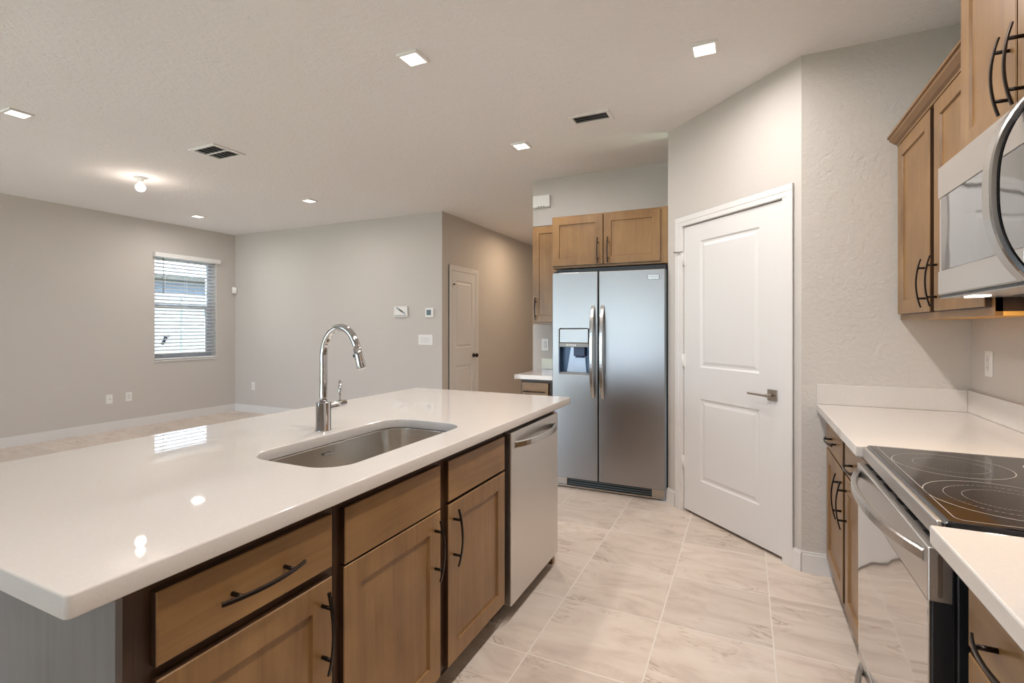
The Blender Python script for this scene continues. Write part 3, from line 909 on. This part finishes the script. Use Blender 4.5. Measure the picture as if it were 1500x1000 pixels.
bow_handle(R0 + 0.035, R1 - 0.03, 0.834, 0.345, 0.056, 0.026, 0.016, 'oven_handle', 'bright_steel', od)
wd_ = obj('warming_drawer', MB().box(KIT, R0 + 0.012, R1 - 0.006, 0.06, 0.232, -0.392, -0.348, 0.003), 'stainless_warm', t)
bow_handle(R0 + 0.06, R1 - 0.05, 0.19, 0.348, 0.050, 0.026, 0.016, 'drawer_handle', 'bright_steel', wd_)
m = MB(); m.box(KIT, R0 + 0.004, R1 - 0.004, 0.9, 1.07, -0.972, -0.915, 0.006); bg = obj('back_panel', m, 'stainless_warm', t)
m = MB(); m.box(KIT, R0 + 0.25, R1 - 0.25, 0.965, 1.045, -0.916, -0.9135); obj('display', m, 'black_gloss', bg)
for y in (R0 + 0.07, R0 + 0.17, R1 - 0.17, R1 - 0.07):
    m = MB(); m.lathe([(0.0, 0.0), (0.022, 0.0), (0.019, 0.022), (0.0, 0.024)], (0.9145, y, 1.0), (-1, 0, 0), 20); obj('knob', m, 'black_plastic', bg)
tag(obj('filler_strip', MB().cube(0.43, 0.95, 1.287, 1.305, 0.0, 0.866), 'black_plastic'), 'dark strip standing for the shade in the gap between the range and the near cabinet', 'filler')  # black strip draws the shade of the open gap

# ------------------------------------------------------------------ wall cabinets on the right
t = thing('wall_cabinet', (0.84, 2.585, 1.358), 'brown two door wall cabinet with crown moulding beside the textured wall', 'cabinet')
obj('cabinet_body', MB().box(KIT, 2.062, YR - 0.003, 1.372, 2.245, -0.98, -0.710), 'wood_shaded', t)
m = MB(); m.box(KIT, 2.062, YR - 0.003, 1.358, 1.386, -0.728, -0.708); m.box(KIT, 3.088, YR - 0.003, 1.386, 2.245, -0.728, -0.709)
m.box(KIT, 2.062, 2.086, 1.386, 2.245, -0.728, -0.709)
m.box(KIT, 2.086, 3.088, 2.226, 2.245, -0.728, -0.709)
obj('face_frame', m, 'wood_along_room', t)
obj('underside', MB().box(KIT, 2.080, YR - 0.003, 1.362, 1.372, -0.98, -0.7285), 'raw_maple', t)
obj('side_panel', MB().box(KIT, 2.062, 2.080, 1.358, 1.372, -0.98, -0.7285), 'raw_maple', t)
shaker(KIT, 2.612, 3.086, 1.390, 2.226, -0.690, t, 2.640, 1.508)
shaker(KIT, 2.088, 2.555, 1.390, 2.226, -0.690, t, 2.523, 1.508)
m = MB(); prof = [(2.232, -0.709), (2.238, -0.694), (2.246, -0.692), (2.252, -0.680), (2.268, -0.662), (2.278, -0.660), (2.280, -0.652), (2.290, -0.652), (2.290, -0.709)]
m.prism(prof, KIT, 2.062, YR - 0.001, 'vn'); obj('crown_moulding', m, 'wood_along_room', t)

t = thing('wall_cabinet', (0.80, 1.68, 1.862), 'deeper brown two door wall cabinet above the microwave', 'cabinet')
obj('cabinet_body', MB().box(KIT, 1.306, 2.058, 1.862, 2.41, -0.98, -0.642), 'wood_upright', t)
shaker(KIT, 1.697, 2.052, 1.868, 2.392, -0.622, t, 1.727, 1.978)
shaker(KIT, 1.312, 1.682, 1.868, 2.392, -0.622, t, 1.652, 1.978)
m = MB(); m.prism([(2.395 + a - 2.232, b_ + 0.068) for a, b_ in prof], KIT, 1.306, 2.060, 'vn'); obj('crown_moulding', m, 'wood_along_room', t)

# microwave
t = thing('microwave_oven', (0.78, 1.68, 1.42), 'stainless over-the-range microwave with big curved handle', 'microwave')
obj('case', MB().cube(0.60, 0.975, R0 + 0.002, R1, 1.425, 1.857), 'black_plastic', t)
dm = obj('door', MB().cube(0.568, 0.598, R0 + 0.002, R1, 1.424, 1.838, 0.004), 'stainless_warm', t)
m = MB(); m.box(KIT, 1.50, R1 - 0.004, 1.736, 1.834, -0.5685, -0.564, 0.001); m.box(KIT, 1.50, R1 - 0.004, 1.428, 1.500, -0.5685, -0.564, 0.001)
obj('door_band', m, 'stainless_warm', dm)
m = MB(); m.box(KIT, 1.50, R1 - 0.028, 1.502, 1.734, -0.5685, -0.5655, 0.001); obj('window', m, 'microwave_glass', dm)
m = MB(); m.box(KIT, R0 + 0.004, 1.47, 1.43, 1.834, -0.5685, -0.5655, 0.001); cp = obj('control_panel', m, 'black_gloss', dm)
m = MB(); pts = []
for k in range(25):
    a = -1 + 2 * k / 24
    pts.append((0.566 - 0.060 * (1 - abs(a) ** 2.6), 1.50, 1.632 + 0.198 * a))
m.sweep(pts, (0, 1, 0), 0.044, 0.016); hdl = obj('door_handle', m, 'bright_steel', dm)
m = MB(); pts = [(p[0] + 0.0085, p[1] - 0.0165, p[2]) for p in pts[1:-1]]; m.sweep(pts, (0, 1, 0), 0.012, 0.004); obj('handle_inlay', m, 'black_gloss', hdl)
m = MB(); m.box(KIT, R0 + 0.002, R1, 1.415, 1.4235, -0.96, -0.572); vb = obj('bottom_vent', m, 'stainless', t)
obj('door_gasket', MB().box(KIT, R0 + 0.003, R1 - 0.001, 1.4175, 1.4232, -0.5715, -0.5665), 'black_plastic', t)
for y in (R0 + 0.12, R1 - 0.30):
    m = MB(); m.box(KIT, y, y + 0.18, 1.412, 1.4152, -0.90, -0.70); obj('grease_filter', m, 'black_plastic', t)
for y in (1.44, 1.92):                                # cooktop lights under the microwave
    m = MB(); m.box(KIT, y - 0.035, y + 0.035, 1.411, 1.4155, -0.640, -0.600); cl = obj('cooktop_light', m, 'lamp_white', t)
    l = bpy.data.lights.new('cooktop_lamp', 'AREA'); l.shape = 'RECTANGLE'; l.size = 0.036; l.size_y = 0.066; l.energy = HOOD_W; l.color = (1.0, 0.76, 0.52)
    lo = bpy.data.objects.new('lamp', l); COL.objects.link(lo); lo.parent = t; lo.location = Vector((0.62, y, 1.409)) - ORG[t.name]

# ------------------------------------------------------------------ refrigerator group
FD = 3.88                        # door fronts
t = thing('refrigerator', (-1.0, 4.2, 0), 'tall stainless side by side refrigerator with ice dispenser', 'refrigerator')
obj('fridge_body', MB().cube(-1.446, -0.553, 3.962, 4.585, 0.02, 1.762, 0.004), 'black_plastic', t)
DX0, DX1, DZA, DZB = -1.392, -1.140, 0.942, 1.314
ld = obj('freezer_door', plate_with_hole(rounded_rect(-1.452, -1.0675, 0.094, 1.770, 0.006, 3), rounded_rect(DX0, DX1, DZA, DZB, 0.012, 4)[::-1], FRI, -3.955, -FD, 0.005, 'uv'), 'stainless_door', t)
rd = obj('fridge_door', MB().box(FRI, -1.0590, -0.549, 0.094, 1.768, -3.955, -FD, 0.006, 3), 'stainless_door', t)
# dispenser recess
m = MB(); n0 = -3.950
m.box(FRI, DX0 - 0.002, DX1 + 0.002, DZA, DZB, n0, n0 + 0.006)
m.box(FRI, DX0 - 0.001, DX0 + 0.004, DZA, 1.17, n0 + 0.006, -FD - 0.001); m.box(FRI, DX1 - 0.004, DX1 + 0.001, DZA, 1.17, n0 + 0.006, -FD - 0.001)
dp = obj('dispenser_recess', m, 'dispenser_blue', ld)
m = MB(); m.prism([(DX0 + 0.05, 0.956), (DX1 - 0.035, 0.956), (DX1 - 0.055, 1.165), (DX0 + 0.085, 1.165)], FRI, n0 + 0.006, n0 + 0.018, 'uv'); obj('dispenser_back_plate', m, 'dispenser_light', ld)
m = MB(); m.box(FRI, DX0 + 0.004, DX1 - 0.004, 1.198, DZB - 0.004, -3.91, -FD + 0.001, 0.004); obj('dispenser_cover', m, 'stainless_door', ld)
m = MB(); m.box(FRI, DX0 + 0.002, DX1 - 0.002, 1.163, 1.196, -3.94, -FD + 0.002, 0.003); cpn = obj('dispenser_controls', m, 'strip_grey', ld)
for k in range(5):
    m = MB(); m.box(FRI, DX0 + 0.065 + 0.017 * k, DX0 + 0.075 + 0.017 * k, 1.173, 1.186, -FD + 0.002, -FD + 0.0028); obj('control_button', m, 'plastic_white', cpn)
m = MB(); m.box(FRI, -1.275, -1.180, 1.09, 1.165, -3.940, -3.90, 0.004); m.box(FRI, -1.262, -1.194, 1.076, 1.09, -3.935, -3.905, 0.003); obj('ice_chute', m, 'tag_blue', ld)
m = MB(); m.box(FRI, DX0 + 0.004, DX1 - 0.004, DZA, 0.956, n0 + 0.006, -FD - 0.004, 0.002); obj('drip_tray', m, 'strip_grey', ld)
for u, par in ((-1.106, ld), (-1.027, rd)):
    m = MB(); pts = []
    for k in range(25):
        a = -1 + 2 * k / 24
        pts.append((u, FD + 0.004 - 0.062 * (1 - abs(a) ** 3), 1.128 + 0.366 * a))
    m.sweep(pts, (1, 0, 0), 0.029, 0.020); obj('door_handle', m, 'bright_steel', par)
m = MB(); m.box(FRI, -0.678, -0.592, 1.687, 1.727, -FD - 0.001, -FD + 0.003, 0.003); bdg = obj('badge', m, 'bright_steel', rd)
m = MB(); m.box(FRI, -0.666, -0.603, 1.703, 1.712, -FD + 0.003, -FD + 0.0036); obj('badge_mark', m, 'satin_nickel', bdg)
m = MB(); m.box(FRI, -1.44, -0.556, 0.0, 0.088, -4.0, -3.945, 0.004); gr = obj('toe_grille', m, 'rubber_dark', t)
m = MB()
m.box(FRI, -1.44, -0.556, 0.006, 0.022, -3.946, -3.930, 0.004); m.box(FRI, -1.44, -1.34, 0.022, 0.082, -3.946, -3.932, 0.004); m.box(FRI, -0.656, -0.556, 0.022, 0.082, -3.946, -3.928, 0.004)
obj('grille_frame', m, 'satin_nickel', gr)
for k in range(3):
    m = MB(); m.box(FRI, -1.335, -0.66, 0.030 + 0.018 * k, 0.036 + 0.018 * k, -3.946, -3.937); obj('grille_bar', m, 'display_grey', gr)
obj('top_gap_shade', MB().cube(-1.444, -0.555, 3.965, 4.5, 1.762, 1.808), 'black_plastic', t)  # black block added to make the gap above the refrigerator dark
for a in (-1.44, -0.63):
    m = MB(); m.box(FRI, a, a + 0.07, 1.7715, 1.786, -3.962, -3.90, 0.003); obj('hinge_cover', m, 'black_plastic', t)

OF = 3.945
t = thing('wall_cabinet', (-1.0, 4.28, 1.82), 'brown two door wall cabinet above the refrigerator', 'cabinet')
obj('cabinet_body', MB().cube(-1.484, P0.x - 0.002, OF + 0.020, YF - 0.002, 1.818, 2.252), 'wood_across_room', t)
m = MB(); m.box(FRI, -0.585, P0.x - 0.002, 1.818, 2.252, -OF - 0.022, -OF - 0.012); obj('filler_strip', m, 'wood_upright', t)
shaker(FRI, -1.474, -1.047, 1.838, 2.236, -OF, t, -1.083, 1.945, rail=0.058)
shaker(FRI, -1.036, -0.60, 1.838, 2.236, -OF, t, -1.0, 1.945, rail=0.058)
NF = 4.268
t = thing('wall_cabinet', (-1.65, 4.44, 1.355), 'narrow one door wall cabinet at the hallway side of the refrigerator', 'cabinet')
obj('cabinet_body', MB().cube(-1.797, -1.486, NF + 0.020, YF - 0.002, 1.352, 2.262), 'wood_shaded', t)
m = MB(); m.box(FRI, -1.797, -1.486, 1.352, 1.372, -NF - 0.021, -NF - 0.010); obj('bottom_rail', m, 'wood_across_room', t)
shaker(FRI, -1.790, -1.490, 1.374, 2.250, -NF, t, -1.757, 1.495)
t = thing('base_cabinet', (-1.65, 4.30, 0), 'narrow base cabinet with a drawer at the hallway side of the refrigerator', 'cabinet')
body(FRI, -1.790, -1.462, 0, CB, -YF + 0.002, -4.005, t, 0.105)
drawer(FRI, -1.774, -1.530, RZ0, 0.845, -3.985, t, 'wood_across_room')
shaker(FRI, -1.774, -1.530, DZ0, DZT, -3.985, t, -1.742, 0.565)
tag(obj('countertop', MB().cube(-1.834, -1.462, 3.952, YF, CB, CT, 0.003), 'quartz'), 'small white quartz counter at the hallway side of the refrigerator', 'countertop')
tag(obj('backsplash', MB().cube(-1.834, -1.462, YF - 0.02, YF, CT + 0.0005, 1.020, 0.002), 'quartz'), 'low white quartz backsplash on the small counter by the refrigerator', 'backsplash')


# ------------------------------------------------------------------ small wall fittings
def outlet(f, u, v, label, kind='duplex', w=0.072, h=0.117):
    t = thing('wall_outlet' if kind != 'coax' else 'cable_jack', f.p(u, v, 0.001), label, 'outlet' if kind != 'coax' else 'jack', 'white wall outlet plates')
    m = MB(); m.box(f, u - w / 2, u + w / 2, v - h / 2, v + h / 2, 0.0, 0.006, 0.002); obj('cover_plate', m, 'plastic_white', t)
    m = MB()
    if kind == 'duplex':
        m.box(f, u - 0.017, u + 0.017, v - 0.034, v + 0.034, 0.005, 0.008, 0.001); obj('receptacle', m, 'trim_white', t)
        for dv_ in (-0.018, 0.018):
            for du in (-0.007, 0.007):
                m = MB(); m.box(f, u + du - 0.0012, u + du + 0.0012, v + dv_ - 0.005, v + dv_ + 0.005, 0.0078, 0.0084); obj('slot', m, 'plastic_grey', t)
    elif kind == 'coax':
        m.lathe([(0.0, 0.0), (0.006, 0.0), (0.006, 0.010), (0.0, 0.010)], f.p(u, v, 0.005), f.n, 12); obj('connector', m, 'satin_nickel', t)
    return t


outlet(fL, 3.592, 0.406, 'white cable jack plate low on the window wall', 'coax')
outlet(fL, 3.815, 0.411, 'white outlet low on the window wall, between the cable jack and the corner')
outlet(fB, -6.966, 0.413, 'white outlet low on the end wall near the living room corner')
outlet(fW, -1.803, 1.154, 'white outlet on the wall above the small counter beside the refrigerator')
outlet(fK, 2.918, 1.160, 'white outlet on the kitchen wall above the long counter')
# three gang switch
t = thing('switch_plate', fB.p(-3.731, 1.167, 0.001), 'white triple light switch plate on the end wall', 'switch')
m = MB(); m.box(fB, -3.842, -3.620, 1.102, 1.232, 0, 0.006, 0.002); obj('cover_plate', m, 'plastic_white', t)
for k in range(3):
    m = MB(); m.box(fB, -3.797 + 0.048 * k, -3.761 + 0.048 * k, 1.132, 1.202, 0.005, 0.010, 0.002); obj('rocker', m, 'trim_white', t)
# alarm keypad and thermostat
t = thing('alarm_keypad', fB.p(-4.108, 1.53, 0.001), 'white alarm keypad box left of the thermostat on the end wall', 'keypad')
m = MB(); m.box(fB, -4.216, -4.0, 1.463, 1.601, 0, 0.030, 0.006); obj('case', m, 'plastic_white', t)
m = MB(); m.prism([(-4.196, 1.588), (-4.150, 1.588), (-4.030, 1.492), (-4.030, 1.516), (-4.075, 1.540)][:4], fB, 0.0300, 0.0312, 'uv'); obj('diagonal_flash', m, 'window_frame_grey', t)
m = MB(); m.box(fB, -4.20, -4.015, 1.474, 1.488, 0.0300, 0.0312); obj('button_strip', m, 'vinyl_white', t)
t = thing('thermostat', fB.p(-3.66, 1.515, 0.001), 'small white thermostat with grey screen on the end wall', 'thermostat')
m = MB(); m.box(fB, -3.725, -3.594, 1.455, 1.575, 0, 0.024, 0.006); obj('case', m, 'plastic_white', t)
m = MB(); m.box(fB, -3.700, -3.632, 1.480, 1.550, 0.0235, 0.0248); obj('screen', m, 'display_grey', t)
# motion sensor in the corner
q = Vector((XL + 0.012, YB - 0.012, 1.92)); fC = Fr(q, (1, 1, 0), (1, -1, 0))
t = thing('motion_sensor', fC.p(0, 0, 0.0), 'small white motion sensor high in the living room corner', 'sensor')
m = MB(); m.prism([(-0.035, 0.014), (0.035, 0.014), (0.030, 0.055), (-0.030, 0.055)], fC, -0.055, 0.045, bev=0.004); obj('case', m, 'plastic_white', t)
m = MB(); m.box(fC, -0.018, 0.018, -0.035, -0.002, 0.0545, 0.0565, 0.0008); obj('lens', m, 'trim_white', t)
# chime box over the wall cabinet
t = thing('door_chime', fW.p(-1.826, 2.572, 0.001), 'white door chime box high on the wall by the refrigerator', 'chime')
m = MB(); m.box(fW, -1.922, -1.742, 2.510, 2.630, 0, 0.045, 0.006); obj('case', m, 'plastic_white', t)
for k in range(3):
    m = MB(); m.box(fW, -1.866 + 0.028 * k, -1.850 + 0.028 * k, 2.512, 2.519, 0.0445, 0.0458); obj('sound_slot', m, 'black_plastic', t)


# ------------------------------------------------------------------ ceiling fittings
def downlight(x, y, label):
    t = thing('ceiling_downlight', (x, y, CE - 0.013), label, 'ceiling light', 'square ceiling downlights')
    m = MB()
    for a, b_, c_, d_ in ((-0.066, 0.066, 0.052, 0.066), (-0.066, 0.066, -0.066, -0.052), (-0.066, -0.052, -0.052, 0.052), (0.052, 0.066, -0.052, 0.052)):
        m.cube(x + a, x + b_, y + c_, y + d_, CE - 0.014, CE)
    obj('trim_ring', m, 'plastic_white', t)
    obj('diffuser', MB().cube(x - 0.052, x + 0.052, y - 0.052, y + 0.052, CE - 0.012, CE - 0.002), 'lamp_white', t)
    l = bpy.data.lights.new('downlight_lamp', 'AREA'); l.shape = 'SQUARE'; l.size = 0.10; l.energy = LAMP_W; l.color = LAMP_COL; l.spread = math.radians(175)
    lo = bpy.data.objects.new('lamp', l); COL.objects.link(lo); lo.parent = t; lo.location = (0, 0, -0.003)
    return t


dl = downlight(-1.645, 2.235, 'square ceiling downlight above the island sink')
for x, y, lab in ((-0.198, 2.81, 'square ceiling downlight in front of the pantry door'), (-1.643, 3.68, 'square ceiling downlight over the aisle between island and refrigerator'),
                  (-4.525, 1.655, 'square living room downlight cut by the edge of the photo'), (-6.544, 4.192, 'square downlight nearest the corner with the window'),
                  (-4.573, 4.223, 'square downlight near the end wall with the thermostat'),
                  (-0.198, 2.09, 'added square downlight, unseen, over the aisle between sink and counter'), (-0.198, 1.37, 'added square downlight, unseen, over the range aisle'), (-0.198, 0.65, 'added square downlight, unseen, over the near counter aisle'), (-0.198, -0.10, 'added square downlight, unseen, over the photographer'),  # out-of-view row added to brighten the island and aisle
):
    d = dup(dl, (x + 1.645, y - 2.235, 0), lab)

hl = dup(dl, (-2.70 + 1.645, 6.9 - 2.235, 0), 'square ceiling downlight in the hallway')
for ch in hl.children:
    if ch.type == 'LIGHT': ch.data = ch.data.copy(); ch.data.color = (1.0, 0.74, 0.50); ch.data.energy = LAMP_W * 1.5

BX, BY = -5.39, 2.885
t = thing('bare_bulb_lamp', (BX, BY, CE - 0.115), 'bare glowing bulb in a plain socket on the living room ceiling', 'ceiling light')
m = MB(); m.lathe([(0.0, 0.0), (0.057, 0.0), (0.057, -0.004), (0.030, -0.010), (0.024, -0.030), (0.021, -0.045), (0.0, -0.045)], (BX, BY, CE)); obj('socket', m, 'plastic_white', t)
m = MB(); m.lathe([(0.0, -0.030), (0.014, -0.040), (0.017, -0.052), (0.034, -0.072), (0.044, -0.092), (0.044, -0.104), (0.034, -0.124), (0.016, -0.135), (0.0, -0.137)], (BX, BY, CE)); obj('bulb', m, 'bulb_white', t)
l = bpy.data.lights.new('bulb_lamp', 'POINT'); l.energy = 4.5; l.color = (1.0, 0.86, 0.74); l.shadow_soft_size = 0.045
lo = bpy.data.objects.new('lamp', l); COL.objects.link(lo); lo.parent = t; lo.location = (0, 0, -0.075)


def vent(name, x0, x1, y0, y1, label, nx, along, frame):
    t = thing(name, ((x0 + x1) / 2, (y0 + y1) / 2, CE - 0.008), label, 'vent')
    m = MB(); e = frame
    for a in ((x0, x1, y0, y0 + e), (x0, x1, y1 - e, y1), (x0, x0 + e, y0 + e, y1 - e), (x1 - e, x1, y0 + e, y1 - e)): m.cube(*a, CE - 0.011, CE, 0.003, 1)
    obj('frame', m, 'plastic_white', t)
    obj('duct_shadow', MB().cube(x0 + e, x1 - e, y0 + e, y1 - e, CE - 0.0015, CE + 0.0), 'black_plastic', t)
    return t


t = vent('ceiling_vent', -4.178, -3.856, 2.590, 2.880, 'white square air vent in the living room ceiling', 5, 'y', 0.030)
m = MB()
for k in range(5):
    x = -4.135 + 0.052 * k + 0.01
    for yy0, yy1 in ((2.622, 2.730), (2.742, 2.848)):
        m.prism([(x + 0.014, CE - 0.010), (x + 0.017, CE - 0.010), (x + 0.003, CE - 0.002), (x, CE - 0.002)], Fr((0, 0, 0), (1, 0, 0), (0, 1, 0)), yy0, yy1, 'uv')
m.cube(-4.148, -3.886, 2.730, 2.742, CE - 0.010, CE - 0.001)
obj('louvres', m, 'plastic_white', t)
t = vent('ceiling_vent', -1.128, -0.838, 3.316, 3.480, 'slotted grey air vent in the ceiling near the refrigerator', 4, 'x', 0.026)
m = MB()
for k in range(3):
    y = 3.346 + 0.036 * k
    m.prism([(y, CE - 0.010), (y + 0.003, CE - 0.010), (y + 0.026, CE - 0.002), (y + 0.023, CE - 0.002)], Fr((0, 0, 0), (0, 1, 0), (1, 0, 0)), -1.100, -0.866, 'uv')
obj('louvres', m, 'window_frame_grey', t)

# soft, round looking metal: smooth shading on swept bars is left flat on purpose; ease bowl edges
for o in COL.objects:
    if o.type == 'MESH' and o.name.startswith(('spout', 'faucet_base', 'spray_head')):
        for p in o.data.polygons: p.use_smooth = len(p.vertices) == 4
